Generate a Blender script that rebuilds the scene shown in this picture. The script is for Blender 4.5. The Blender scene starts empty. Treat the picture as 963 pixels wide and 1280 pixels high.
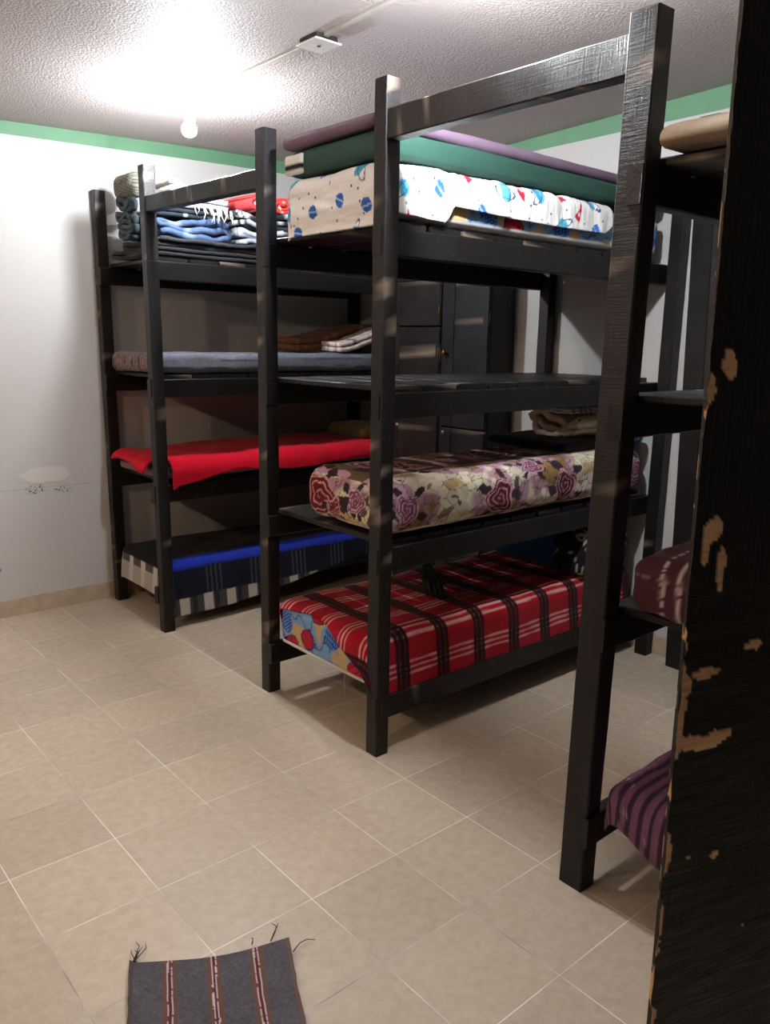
import bpy, math, random
import numpy as np
from mathutils import Matrix, Vector
random.seed(4)
S = bpy.context.scene
COL = S.collection
PI = math.pi
# ------------------------------------------------------------------ measures of the room (metres)
YL, XB = 2.785, 2.55            # left wall, back wall
XF, YR = -3.6, -4.0             # the two walls behind the photographer
X0 = 0.662                      # line of the bunks' foot posts

def lin(c):
    c = np.asarray(c, float) / 255.0
    return np.where(c <= .04045, c / 12.92, ((c + .055) / 1.055) ** 2.4)

# ------------------------------------------------------------------ numeric noise
def _h(ix, iy, iz, s):
    n = (ix.astype(np.int64) * 374761393 + iy.astype(np.int64) * 668265263 + iz.astype(np.int64) * 2147483647 + s * 974711) & 0xffffffff
    n = ((n ^ (n >> 13)) * 1274126177) & 0xffffffff
    n = (n ^ (n >> 16)) & 0xffff
    return n / 65535.0
def vn(P, scale, seed=0):
    P = np.asarray(P, float) * scale + 100.3
    i = np.floor(P); f = P - i; f = f * f * (3 - 2 * f)
    x, y, z = i[:, 0], i[:, 1], i[:, 2]; r = 0
    for a in (0, 1):
        for b in (0, 1):
            for c in (0, 1):
                w = (f[:, 0] if a else 1 - f[:, 0]) * (f[:, 1] if b else 1 - f[:, 1]) * (f[:, 2] if c else 1 - f[:, 2])
                r = r + w * _h(x + a, y + b, z + c, seed)
    return r
def fbm(P, scale, seed=0, o=3):
    r = 0; t = 0; a = 1.
    for k in range(o):
        r = r + a * vn(P, scale * 2 ** k, seed + k); t += a; a *= .5
    return r / t
def uv3(u, v): return np.stack([u, v, np.zeros_like(u)], 1)
def sst(a, b, x):
    t = np.clip((x - a) / (b - a), 0, 1); return t * t * (3 - 2 * t)

# ------------------------------------------------------------------ materials
def new_mat(name):
    m = bpy.data.materials.new(name); m.use_nodes = True
    nt = m.node_tree; b = nt.nodes['Principled BSDF']
    return m, nt, b
def nd(nt, t, **k):
    n = nt.nodes.new(t)
    for a, v in k.items():
        if a in n.inputs: n.inputs[a].default_value = v
        else: setattr(n, a, v)
    return n
def ramp(nt, src, stops):
    r = nt.nodes.new('ShaderNodeValToRGB'); e = r.color_ramp.elements
    while len(e) < len(stops): e.new(.5)
    for q, (p, c) in zip(e, stops):
        q.position = p; q.color = (*c, 1) if len(c) == 3 else c
    nt.links.new(src, r.inputs[0]); return r.outputs[0]
def mixc(nt, fac, a, b, mode='MIX'):
    m = nt.nodes.new('ShaderNodeMix'); m.data_type = 'RGBA'; m.blend_type = mode
    for s, v in ((m.inputs[0], fac), (m.inputs[6], a), (m.inputs[7], b)):
        if hasattr(v, 'is_linked'): nt.links.new(v, s)
        elif isinstance(v, (int, float)): s.default_value = v
        else: s.default_value = (*v, 1)
    return m.outputs[2]
def math_(nt, op, a, b=0.):
    m = nt.nodes.new('ShaderNodeMath'); m.operation = op
    for s, v in ((m.inputs[0], a), (m.inputs[1], b)):
        if hasattr(v, 'is_linked'): nt.links.new(v, s)
        else: s.default_value = v
    return m.outputs[0]
def bump(nt, b, src, strength, dist):
    n = nd(nt, 'ShaderNodeBump'); n.inputs['Strength'].default_value = strength; n.inputs['Distance'].default_value = dist
    nt.links.new(src, n.inputs['Height']); nt.links.new(n.outputs[0], b.inputs['Normal'])
def noise(nt, vec, scale, detail=3, rough=.55):
    n = nd(nt, 'ShaderNodeTexNoise'); n.inputs['Scale'].default_value = scale; n.inputs['Detail'].default_value = detail; n.inputs['Roughness'].default_value = rough
    if vec is not None: nt.links.new(vec, n.inputs['Vector'])
    return n.outputs['Fac']
def geo(nt): return nd(nt, 'ShaderNodeNewGeometry').outputs['Position']
def vmul(nt, vec, s):
    n = nd(nt, 'ShaderNodeVectorMath'); n.operation = 'MULTIPLY'; nt.links.new(vec, n.inputs[0]); n.inputs[1].default_value = s
    return n.outputs[0]

def plain(name, rgb, rough=.6, metal=0., nscale=0, var=.15, bmp=0., spec=.5):
    m, nt, b = new_mat(name); c = tuple(lin(rgb))
    b.inputs['Roughness'].default_value = rough; b.inputs['Metallic'].default_value = metal; b.inputs['Specular IOR Level'].default_value = spec
    tc = nd(nt, 'ShaderNodeTexCoord').outputs['Object']
    f = noise(nt, tc, nscale or 30)
    nt.links.new(ramp(nt, f, [(.3, tuple(x * (1 - var) for x in c)), (.7, tuple(min(1, x * (1 + var)) for x in c))]), b.inputs['Base Color'])
    if bmp: bump(nt, b, f, bmp, .003)
    return m
def cloth(name, rough=.95, weave=900, bmp=.35, sheen=.15):
    m, nt, b = new_mat(name); b.inputs['Roughness'].default_value = rough; b.inputs['Specular IOR Level'].default_value = .15
    b.inputs['Sheen Weight'].default_value = sheen
    a = nd(nt, 'ShaderNodeAttribute', attribute_name='Col').outputs['Color']
    tc = nd(nt, 'ShaderNodeTexCoord').outputs['Object']
    f = noise(nt, tc, weave, 2); g = noise(nt, tc, weave * .12, 3)
    s = math_(nt, 'ADD', math_(nt, 'MULTIPLY', f, .5), math_(nt, 'ADD', math_(nt, 'MULTIPLY', g, .3), .6))
    gs = nd(nt, 'ShaderNodeCombineColor')
    for k in range(3): nt.links.new(s, gs.inputs[k])
    nt.links.new(mixc(nt, 1., a, gs.outputs[0], 'MULTIPLY'), b.inputs['Base Color'])
    bump(nt, b, math_(nt, 'ADD', f, g), bmp, .002)
    return m
def wood_mat(name, gloss=.40, saw=.6):
    m, nt, b = new_mat(name)
    a = nd(nt, 'ShaderNodeAttribute', attribute_name='Col').outputs['Color']
    uv = nd(nt, 'ShaderNodeUVMap', uv_map='UVMap').outputs[0]
    sawn = noise(nt, vmul(nt, uv, (170, 9, 1)), 1., 4, .7)         # saw marks across the grain
    grain = noise(nt, vmul(nt, uv, (7, 190, 1)), 1., 4, .6)
    big = noise(nt, vmul(nt, uv, (5, 5, 1)), 1., 3)
    t = ramp(nt, math_(nt, 'ADD', math_(nt, 'MULTIPLY', sawn, .5), math_(nt, 'MULTIPLY', big, .5)), [(.35, (.65, .65, .65)), (.68, (1.5, 1.4, 1.35))])
    nt.links.new(mixc(nt, 1., a, t, 'MULTIPLY'), b.inputs['Base Color'])
    nt.links.new(ramp(nt, math_(nt, 'ADD', math_(nt, 'MULTIPLY', big, .6), math_(nt, 'MULTIPLY', sawn, .4)), [(.3, (gloss - .1,) * 3), (.7, (gloss + .18,) * 3)]), b.inputs['Roughness'])
    b.inputs['Specular IOR Level'].default_value = .36
    bump(nt, b, math_(nt, 'ADD', math_(nt, 'MULTIPLY', sawn, 1.), math_(nt, 'MULTIPLY', grain, .5)), saw, .003)
    return m

M = {}
M['wood'] = wood_mat('black_painted_wood')
M['cloth'] = cloth('woven_cloth')
M['fleece'] = cloth('fleece_cloth', weave=400, bmp=.5, sheen=.06)
M['cotton'] = cloth('cotton_cloth', rough=.8, weave=1200, bmp=.2, sheen=.05)
M['vinyl'] = cloth('vinyl_cover', rough=.5, weave=300, bmp=.1, sheen=0.)
M['white_plastic'] = plain('white_plastic', (215, 213, 206), .45, var=.04)
M['grey_plastic'] = plain('grey_trunking', (176, 172, 164), .5, var=.06)
M['dark_plastic'] = plain('dark_plastic', (28, 26, 26), .5)
M['brass'] = plain('worn_brass', (120, 88, 45), .4, .8)
M['steel'] = plain('steel', (190, 190, 190), .35, .9)
M['yarn'] = plain('dark_yarn', (52, 44, 40), .9, nscale=200)
M['white_yarn'] = plain('white_yarn', (205, 200, 190), .9, nscale=200)
M['green_yarn'] = plain('green_yarn', (66, 88, 70), .95, nscale=150, var=.5)
M['green_paint'] = plain('green_band_paint', (96, 140, 108), .6, nscale=6, var=.05)

def bulb_mat(name, rgb, strength):
    m, nt, b = new_mat(name)
    b.inputs['Base Color'].default_value = (.9, .9, .9, 1)
    b.inputs['Emission Color'].default_value = (*rgb, 1); b.inputs['Emission Strength'].default_value = strength
    return m
M['cool_bulb'] = bulb_mat('cool_white_bulb', (.90, .96, 1.0), 640)
M['bright_bulb'] = bulb_mat('bright_cool_white_bulb', (.90, .95, 1.0), 860)
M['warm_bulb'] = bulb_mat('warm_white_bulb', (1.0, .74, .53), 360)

def wall_mat(name, patch):
    m, nt, b = new_mat(name); p = geo(nt)
    n1 = noise(nt, p, 1.6, 4); n2 = noise(nt, p, 9, 4); n3 = noise(nt, p, 40, 4)
    base = mixc(nt, n1, tuple(lin((192, 191, 189))), tuple(lin((183, 180, 177))))
    dirt = ramp(nt, n2, [(.62, (0, 0, 0)), (.78, (.25, .25, .25))])
    base = mixc(nt, dirt, base, tuple(lin((170, 160, 150))))
    if patch:
        sx = nd(nt, 'ShaderNodeSeparateXYZ'); nt.links.new(p, sx.inputs[0])
        wob = math_(nt, 'MULTIPLY', math_(nt, 'SUBTRACT', noise(nt, p, 14, 5, .7), .5), .9)
        def ell(cx, cz, rx, rz, soft=.25):
            dx = math_(nt, 'DIVIDE', math_(nt, 'SUBTRACT', sx.outputs[0], cx), rx)
            dz = math_(nt, 'DIVIDE', math_(nt, 'SUBTRACT', sx.outputs[2], cz), rz)
            d = math_(nt, 'SQRT', math_(nt, 'ADD', math_(nt, 'MULTIPLY', dx, dx), math_(nt, 'MULTIPLY', dz, dz)))
            d = math_(nt, 'ADD', d, wob)
            return ramp(nt, d, [(1 - soft, (1, 1, 1)), (1., (0, 0, 0))])
        pl = ell(.315, .815, .19, .062)
        base = mixc(nt, math_(nt, 'MULTIPLY', pl, .8), base, tuple(lin((206, 203, 198))))
        rim = math_(nt, 'MULTIPLY', pl, math_(nt, 'SUBTRACT', 1., ell(.315, .82, .18, .056)))
        base = mixc(nt, math_(nt, 'MULTIPLY', rim, .6), base, tuple(lin((150, 140, 128))))
        crack = ramp(nt, math_(nt, 'ABSOLUTE', math_(nt, 'ADD', math_(nt, 'SUBTRACT', sx.outputs[2], .745), math_(nt, 'MULTIPLY', wob, .03))), [(0., (1, 1, 1)), (.004, (0, 0, 0))])
        crack = math_(nt, 'MULTIPLY', crack, ramp(nt, math_(nt, 'ABSOLUTE', math_(nt, 'SUBTRACT', sx.outputs[0], .2)), [(.3, (.5, .5, .5)), (.45, (0, 0, 0))]))
        base = mixc(nt, crack, base, tuple(lin((140, 130, 120))))
        spot = ramp(nt, noise(nt, p, 95, 4, .7), [(.53, (0, 0, 0)), (.58, (1, 1, 1))])
        for (cx, cz, rx, rz) in ((.245, .735, .06, .035), (.405, .722, .062, .026), (.0, .28, .03, .03)):
            base = mixc(nt, math_(nt, 'MULTIPLY', ell(cx, cz, rx, rz), spot), base, tuple(lin((70, 74, 110))))
    nt.links.new(base, b.inputs['Base Color'])
    b.inputs['Roughness'].default_value = .55; b.inputs['Specular IOR Level'].default_value = .3
    bump(nt, b, math_(nt, 'ADD', n2, math_(nt, 'MULTIPLY', n3, .4)), .25, .004)
    return m
M['wall_left'] = wall_mat('white_wall_paint_chipped', True)
M['wall_dark'] = plain('bounce_cut_wall', (92, 90, 88), .7, nscale=4, var=.05)  # made-up dark tone for the two unseen walls, added to cut bounce light
M['wall'] = wall_mat('white_wall_paint', False)

def ceiling_mat():
    m, nt, b = new_mat('stippled_ceiling'); p = geo(nt)
    v = nd(nt, 'ShaderNodeTexVoronoi'); v.feature = 'SMOOTH_F1'; v.inputs['Scale'].default_value = 105; nt.links.new(p, v.inputs['Vector'])
    n = noise(nt, p, 150, 3, .6); big = noise(nt, p, 2.5, 3)
    nt.links.new(mixc(nt, big, tuple(lin((180, 169, 165))), tuple(lin((168, 158, 155)))), b.inputs['Base Color'])
    b.inputs['Roughness'].default_value = .6; b.inputs['Specular IOR Level'].default_value = .35
    h = math_(nt, 'ADD', math_(nt, 'MULTIPLY', v.outputs['Distance'], -1.2), math_(nt, 'MULTIPLY', n, 1.4))
    bump(nt, b, h, .7, .005)
    return m
M['ceiling'] = ceiling_mat()

def floor_mat():
    m, nt, b = new_mat('beige_floor_tile'); p = geo(nt)
    br = nd(nt, 'ShaderNodeTexBrick', offset=0., squash=1.)
    br.inputs['Scale'].default_value = 1.; br.inputs['Brick Width'].default_value = .33; br.inputs['Row Height'].default_value = .325
    br.inputs['Mortar Size'].default_value = .0016; br.inputs['Mortar Smooth'].default_value = .2; br.inputs['Bias'].default_value = 0
    br.inputs['Color1'].default_value = (1, 1, 1, 1); br.inputs['Color2'].default_value = (.86, .87, .88, 1)
    nt.links.new(p, br.inputs['Vector'])
    n1 = noise(nt, p, 3, 4); n2 = noise(nt, p, 26, 6, .7); n3 = noise(nt, p, 130, 3)
    c = mixc(nt, n1, tuple(lin((192, 175, 154))), tuple(lin((206, 193, 175))))
    c = mixc(nt, ramp(nt, n2, [(.35, (0, 0, 0)), (.7, (.7, .7, .7))]), c, tuple(lin((174, 156, 134))))
    c = mixc(nt, 1., c, br.outputs['Color'], 'MULTIPLY')
    gv = ramp(nt, noise(nt, p, 2.2, 2), [(.34, (.25, .25, .25)), (.56, (1., 1., 1.))])
    dirt = ramp(nt, noise(nt, vmul(nt, p, (1, 1, 1)), 3.1, 2), [(.70, (1, 1, 1)), (.73, (.1, .1, .1))])
    gcol = mixc(nt, dirt, tuple(lin((96, 82, 70))), tuple(lin((238, 232, 220))))
    c = mixc(nt, math_(nt, 'MULTIPLY', br.outputs['Fac'], gv), c, gcol)
    nt.links.new(c, b.inputs['Base Color'])
    nt.links.new(ramp(nt, n2, [(.3, (.34,) * 3), (.7, (.5,) * 3)]), b.inputs['Roughness'])
    b.inputs['Specular IOR Level'].default_value = .4
    bump(nt, b, math_(nt, 'SUBTRACT', math_(nt, 'MULTIPLY', n3, .2), br.outputs['Fac']), .12, .002)
    return m
M['floor'] = floor_mat()
M['base'] = plain('baseboard_tile', (178, 160, 138), .45, nscale=12, var=.12)

# ------------------------------------------------------------------ object helpers
def mesh_obj(name, V, F, mat, parent=None, loc=(0, 0, 0), col=None, uv=None, smooth=True):
    off = np.array(parent['_o'] if parent is not None and '_o' in parent else loc, float)
    V = np.asarray(V, float) - off
    me = bpy.data.meshes.new(name); me.from_pydata(V.tolist(), [], [list(map(int, f)) for f in F]); me.update()
    if col is not None:
        at = me.color_attributes.new('Col', 'FLOAT_COLOR', 'POINT')
        c = np.ones((len(V), 4)); c[:, :3] = col; at.data.foreach_set('color', c.ravel())
    if uv is not None:
        L = me.uv_layers.new(name='UVMap'); idx = np.zeros(len(me.loops), int); me.loops.foreach_get('vertex_index', idx)
        L.data.foreach_set('uv', np.asarray(uv, float)[idx].ravel())
    me.polygons.foreach_set('use_smooth', [smooth] * len(me.polygons))
    o = bpy.data.objects.new(name, me); COL.objects.link(o)
    if mat is not None: me.materials.append(M[mat] if isinstance(mat, str) else mat)
    if parent is not None: o.parent = parent; o['_o'] = list(parent['_o'])
    else: o.location = loc; o['_o'] = list(map(float, loc))
    return o
def tag(o, label, cat, group=None):
    o['label'] = label; o['category'] = cat
    if group: o['group'] = group
    return o
def thing(name, label, cat, loc, group=None):
    o = bpy.data.objects.new(name, None); COL.objects.link(o); o.location = loc; o.empty_display_size = .1
    o['_o'] = list(map(float, loc))
    return tag(o, label, cat, group)
def struct(o): o['kind'] = 'structure'; return o

def grid_faces(nu, nv, off=0, flip=False):
    i, j = np.meshgrid(np.arange(nu - 1), np.arange(nv - 1), indexing='ij'); a = (i * nv + j).ravel() + off
    F = np.stack([a, a + nv, a + nv + 1, a + 1], 1)
    return F[:, ::-1] if flip else F

BLACK = lin((18, 15, 15)); RAW = lin((176, 128, 84)); PALE = lin((128, 116, 104))
def bar_data(p0, p1, A, B, bev=.004, seg=.03, chip=.12, tint=None, warp=.0012, seed=0, rawc=PALE):
    """a sawn timber from p0 to p1 (centre line); A, B: half-size vectors of its section"""
    p0, p1, A, B = (np.array(q, float) for q in (p0, p1, A, B))
    L = np.linalg.norm(p1 - p0); n = max(2, int(L / seg) + 1); a, b = np.linalg.norm(A), np.linalg.norm(B)
    sec = [(-1, -1 + bev / b), (-1, 1 - bev / b), (-1 + bev / a, 1), (1 - bev / a, 1), (1, 1 - bev / b), (1, -1 + bev / b), (1 - bev / a, -1), (-1 + bev / a, -1)]
    per = np.array([0, 2 * b, 2 * b, 2 * b + 2 * a, 2 * b + 2 * a, 4 * b + 2 * a, 4 * b + 2 * a, 4 * b + 4 * a])
    t = np.linspace(0, 1, n); V = []; U = []
    for k, tt in enumerate(t):
        e = 1. if 0 < k < n - 1 else 1.
        for q, (x, y) in enumerate(sec):
            V.append(p0 + (p1 - p0) * tt + A * x * e + B * y * e); U.append((tt * L, per[q]))
    V = np.array(V); U = np.array(U)
    rs = np.random.RandomState(seed + 1)
    mid = (p0 + p1) / 2
    V = V + (np.stack([vn(V, 9, seed), vn(V, 9, seed + 7), vn(V, 9, seed + 13)], 1) - .5) * 2 * warp
    col = np.tile(BLACK if tint is None else tint, (len(V), 1)) * (.8 + .4 * fbm(V, 6, seed + 3))[:, None]
    ch = (vn(V, 28, seed + 21) > 1 - chip * 1.6) & (rs.rand(len(V)) < .75)
    col[ch] = rawc * (.45 + .5 * rs.rand(ch.sum()))[:, None]
    F = []
    for k in range(n - 1):
        for q in range(8):
            r = (q + 1) % 8; F.append((k * 8 + q, k * 8 + r, k * 8 + 8 + r, k * 8 + 8 + q))
    F.append(tuple(range(7, -1, -1))); F.append(tuple((n - 1) * 8 + q for q in range(8)))
    if np.dot(np.cross(A, B), p1 - p0) < 0: F = [f[::-1] for f in F]
    F = [f[::-1] for f in F]
    return V, F, col, U
def bar(name, p0, p1, A, B, parent=None, mat='wood', loc=None, **k):
    V, F, c, U = bar_data(p0, p1, A, B, **k)
    return mesh_obj(name, V, F, mat, parent, loc if loc is not None else tuple(p0), c, U, smooth=False)
def join_data(L):
    V, F, C, U, o = [], [], [], [], 0
    for (v, f, c, u) in L:
        V.append(v); C.append(c); U.append(u); F += [tuple(int(i) + o for i in q) for q in f]; o += len(v)
    return np.concatenate(V), F, np.concatenate(C), np.concatenate(U)
def board(name, x0, x1, y0, y1, z0, z1, parent, axis, **k):
    c = np.array([(x0 + x1) / 2, (y0 + y1) / 2, (z0 + z1) / 2]); h = np.array([x1 - x0, y1 - y0, z1 - z0]) / 2
    e = np.eye(3); a = axis; b, d = [q for q in range(3) if q != a]
    return bar(name, c - e[a] * h[a], c + e[a] * h[a], e[b] * h[b], e[d] * h[d], parent, **k)

def roundbox(lo, hi, r, step, colf, disp=.006, dscale=6, seed=0, puff=0.):
    """a soft box; colf(u, v, face, P) gives colours from the unfolded surface"""
    lo, hi = np.array(lo, float), np.array(hi, float); c = (lo + hi) / 2; h = (hi - lo) / 2
    n = np.maximum(3, np.ceil((hi - lo) / step).astype(int) + 1)
    Vs, Fs, ids, o = [], [], [], 0
    for ax in range(3):
        for sgn in (-1, 1):
            b, d = [q for q in range(3) if q != ax]
            g1, g2 = np.meshgrid(np.linspace(-h[b], h[b], n[b]), np.linspace(-h[d], h[d], n[d]), indexing='ij')
            P = np.zeros((n[b] * n[d], 3)); P[:, ax] = sgn * h[ax]; P[:, b] = g1.ravel(); P[:, d] = g2.ravel()
            flip = (sgn < 0) ^ (ax == 1)
            Fs.append(grid_faces(n[b], n[d], o, flip)); Vs.append(P); ids.append(np.full(len(P), ax * 2 + (sgn > 0))); o += len(P)
    P = np.concatenate(Vs); F = np.concatenate(Fs); fid = np.concatenate(ids)
    key = np.round(P * 1e5).astype(np.int64); prio = np.array([2, 2, 1, 1, 3, 0])[fid]
    order = np.lexsort((prio,)); ku, inv = np.unique(key[order], axis=0, return_inverse=True); inv = inv.ravel()
    first = np.full(len(ku), -1); 
    for_idx = np.arange(len(order))[::-1]; first[inv[for_idx]] = order[for_idx]
    mp = np.zeros(len(P), int); mp[order] = inv
    P = P[first]; fid = fid[first]; F = mp[F]
    q = P + c; top = hi[2]
    u, v = q[:, 0].copy(), q[:, 1].copy(); dz = top - q[:, 2]
    v = np.where(fid == 2, lo[1] - dz, v); v = np.where(fid == 3, hi[1] + dz, v)
    u = np.where(fid == 0, lo[0] - dz, u); u = np.where(fid == 1, hi[0] + dz, u)
    rr = np.minimum(r, h * .999)
    inner = np.clip(P, -(h - rr), h - rr); dlt = (P - inner) / rr
    ln = np.linalg.norm(dlt, axis=1, keepdims=True); N = dlt / np.maximum(ln, 1e-9)
    N2 = N * rr; Q = inner + N2
    if puff:
        k = (1 - (P[:, 0] / h[0]) ** 2) * (1 - (P[:, 1] / h[1]) ** 2)
        Q[:, 2] += np.sign(P[:, 2]) * puff * np.clip(k, 0, 1) * (np.abs(P[:, 2]) > h[2] * .5)
    W = Q + c
    if disp:
        nn = N / np.maximum(np.linalg.norm(N, axis=1, keepdims=True), 1e-9)
        W = W + nn * ((fbm(W, dscale, seed) - .5) * 2 * disp)[:, None]
    col = colf(u, v, fid, q) if colf else np.ones((len(P), 3)) * .5
    return W, F, np.asarray(col), np.stack([u, v], 1)

def drape(lo, hi, r, Uf, Vr, nu, nv, colf, lift=.004, disp=.006, dscale=8, seed=0, flare=.06, hem=None):
    """a cloth lying on the box lo..hi, hanging over its foot (-X) and its two long sides"""
    s, t = np.meshgrid(np.linspace(0, 1, nu), np.linspace(0, 1, nv), indexing='ij'); s, t = s.ravel(), t.ravel()
    V = Vr[0] + (Vr[1] - Vr[0]) * t
    u0, u1 = Uf(V); U = u0 + (u1 - u0) * s
    if hem is not None: V = hem(U, V, t)
    ox = np.maximum(0, lo[0] + r - U); oyn = np.maximum(0, lo[1] + r - V); oyp = np.maximum(0, V - (hi[1] - r))
    oy = np.maximum(oyn, oyp); sy = np.where(oyp > oyn, 1., -1.)
    o = np.sqrt(ox ** 2 + oy ** 2); d = np.maximum(o, 1e-9)
    q = r * PI / 2
    out = np.where(o < q, r * np.sin(np.minimum(o, q) / r), r + flare * (o - q)); dz = np.where(o < q, r * (1 - np.cos(np.minimum(o, q) / r)), r + (o - q))
    x = np.maximum(U, lo[0] + r) - out * ox / d; y = np.clip(V, lo[1] + r, hi[1] - r) + sy * out * oy / d; z = hi[2] - dz
    P = np.stack([x, y, z], 1)
    Nx = np.where(o > 0, -ox / d * np.minimum(1, o / q), 0); Ny = np.where(o > 0, sy * oy / d * np.minimum(1, o / q), 0); Nz = np.where(o > q, .0, 1 - o / q * .9) + .02
    N = np.stack([Nx, Ny, Nz], 1); N /= np.linalg.norm(N, axis=1, keepdims=True)
    P = P + N * (lift + disp * 2 * fbm(uv3(U, V) * np.array(dscale), 1., seed))[:, None]
    return P, grid_faces(nu, nv), np.asarray(colf(U, V, s, t)), np.stack([U, V], 1)
def solid(o, th, off=1.):
    m = o.modifiers.new('Solidify', 'SOLIDIFY'); m.thickness = th; m.offset = off; return o

def ribbon(path, th, w0, w1, nw, frame, colf, disp=.004, seed=0, jag=0.):
    """a cloth of thickness th that follows the 2-D path and is w1-w0 wide; frame maps (a, w, b) to the room"""
    p = np.array(path, float); d = np.gradient(p, axis=0); d /= np.maximum(np.linalg.norm(d, axis=1, keepdims=True), 1e-9)
    nrm = np.stack([-d[:, 1], d[:, 0]], 1); n = len(p)
    s = np.concatenate([[0], np.cumsum(np.linalg.norm(np.diff(p, axis=0), axis=1))])
    w = np.linspace(w0, w1, nw); ring = np.concatenate([p + nrm * th / 2, (p - nrm * th / 2)[::-1]]); ss = np.concatenate([s, s[::-1]]); m = len(ring)
    V = np.concatenate([np.stack([ring[:, 0], np.full(m, q), ring[:, 1]], 1) for q in w])
    if jag:
        e = (vn(uv3(np.tile(ss, nw), np.repeat(w, m) * 0), 14, seed + 5) - .5) * jag; V[:, 1] += e * np.sign(np.repeat(w, m) - (w0 + w1) / 2)
    V += (np.stack([fbm(V, 11, seed), fbm(V, 11, seed + 3), fbm(V, 11, seed + 6)], 1) - .5) * 2 * disp
    F = []
    for k in range(nw - 1):
        for i in range(m): F.append((k * m + i, k * m + (i + 1) % m, (k + 1) * m + (i + 1) % m, (k + 1) * m + i))
    for i in range(n - 1):
        F.append((i, m - 1 - i, m - 2 - i, i + 1)); b = (nw - 1) * m; F.append((b + i, b + i + 1, b + m - 2 - i, b + m - 1 - i))
    uu, ww = np.tile(ss, nw), np.repeat(w, m)
    C = np.asarray(colf(uu, ww)); W = np.array([frame(*q) for q in V])
    return W, F, C, np.stack([uu, ww], 1)
def serp(a0, a1, z0, th, layers, nz=14, slack=0., wave=0., wf=2.3):
    """zig-zag section of a folded blanket"""
    P = []; r = th / 2
    for k in range(layers):
        z = z0 + r + k * th; A, B = (a0, a1) if k % 2 == 0 else (a1, a0)
        A2 = A + math.copysign(r + (slack * random.random()), B - A); B2 = B - math.copysign(r + slack * random.random(), B - A)
        P += [(A2 + (B2 - A2) * q / nz, z + .12 * th * math.sin(q * .9 + k)) for q in range(nz + 1)]
        if k < layers - 1:
            sg = math.copysign(1, B - A)
            P += [(B2 + sg * r * math.sin(f * PI), z + th / 2 * (1 - math.cos(f * PI))) for f in (.2, .4, .6, .8)]
    return [(a, z + wave * (z - z0 + .02) / (th * layers) * math.sin(wf * PI * (a - a0) / (a1 - a0) + 1.1 * (z - z0) / th)) for a, z in P]
def spiral(ca, cz, r0, r1, turns, sq=1., n=26):
    N = int(turns * n); return [(ca + (r0 + (r1 - r0) * k / N) * math.cos(2 * PI * k / n), cz + sq * (r0 + (r1 - r0) * k / N) * math.sin(2 * PI * k / n)) for k in range(N + 1)]
fx = lambda a, w, b: (w, a, b)           # path lies across (Y), cloth runs along X
fy = lambda a, w, b: (a, w, b)           # path lies along X, cloth runs along Y

def tube_data(pts, r, n=6, r1=None):
    pts = np.array(pts, float); V = []; F = []; m = len(pts); r1 = r if r1 is None else r1
    d = np.gradient(pts, axis=0)
    for k in range(m):
        t = d[k] / max(1e-9, np.linalg.norm(d[k])); a = np.cross(t, (0, 0, 1.)) if abs(t[2]) < .9 else np.cross(t, (1., 0, 0)); a /= np.linalg.norm(a); b = np.cross(t, a)
        R = r + (r1 - r) * k / max(1, m - 1)
        for q in range(n): V.append(pts[k] + R * (math.cos(2 * PI * q / n) * a + math.sin(2 * PI * q / n) * b))
    for k in range(m - 1):
        for q in range(n): F.append((k * n + q, k * n + (q + 1) % n, (k + 1) * n + (q + 1) % n, (k + 1) * n + q))
    F.append(tuple(range(n - 1, -1, -1))); F.append(tuple((m - 1) * n + q for q in range(n)))
    V = np.array(V); return V, F, np.ones((len(V), 3)) * .2, np.zeros((len(V), 2))
def lathe_data(prof, c, n=24, axis=(0, 0, 1.)):
    ax = np.array(axis, float); ax /= np.linalg.norm(ax); a = np.cross(ax, (1., 0, 0)) if abs(ax[0]) < .8 else np.cross(ax, (0, 1., 0)); a /= np.linalg.norm(a); b = np.cross(ax, a)
    V = []; F = []
    for (r, h) in prof:
        for q in range(n): V.append(np.array(c) + ax * h + r * (math.cos(2 * PI * q / n) * a + math.sin(2 * PI * q / n) * b))
    for k in range(len(prof) - 1):
        for q in range(n): F.append((k * n + q, k * n + (q + 1) % n, (k + 1) * n + (q + 1) % n, (k + 1) * n + q))
    F.append(tuple(range(n - 1, -1, -1))); F.append(tuple((len(prof) - 1) * n + q for q in range(n)))
    V = np.array(V); return V, F, np.ones((len(V), 3)) * .5, np.zeros((len(V), 2))
def build(name, D, mat, parent=None, loc=(0, 0, 0), smooth=True):
    return mesh_obj(name, D[0], D[1], mat, parent, loc, D[2], D[3], smooth)

# ------------------------------------------------------------------ the room
def ceil_z(x, y):
    wl = sst(1.5, YL, y); wb = sst(1.2, XB, x)
    return 2.75 + wl * .036 * (np.clip(x, -1.5, XB) - .86) + wb * (.033 - .037 * np.clip(y, -1.5, 1.8)) * (1 - .6 * wl)
def slab(name, x0, x1, y0, y1, z0, z1, mat):
    V = [(x, y, z) for x in (x0, x1) for y in (y0, y1) for z in (z0, z1)]
    F = [(0, 1, 3, 2), (4, 6, 7, 5), (0, 4, 5, 1), (2, 3, 7, 6), (0, 2, 6, 4), (1, 5, 7, 3)]
    return struct(mesh_obj(name, V, F, mat, None, ((x0 + x1) / 2, (y0 + y1) / 2, z0), smooth=False))
slab('floor', XF - .1, XB + .1, YR - .1, YL + .1, -.1, 0, 'floor')
slab('wall_left', XF - .1, XB + .1, YL, YL + .1, 0, 2.95, 'wall_left')
slab('wall_back', XB, XB + .1, YR - .1, YL, 0, 2.95, 'wall')
slab('wall_right', XF - .1, XB + .1, YR - .1, YR, 0, 2.95, 'wall_dark')
slab('wall_front', XF - .1, XF, YR, YL, 0, 2.95, 'wall_dark')
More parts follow.
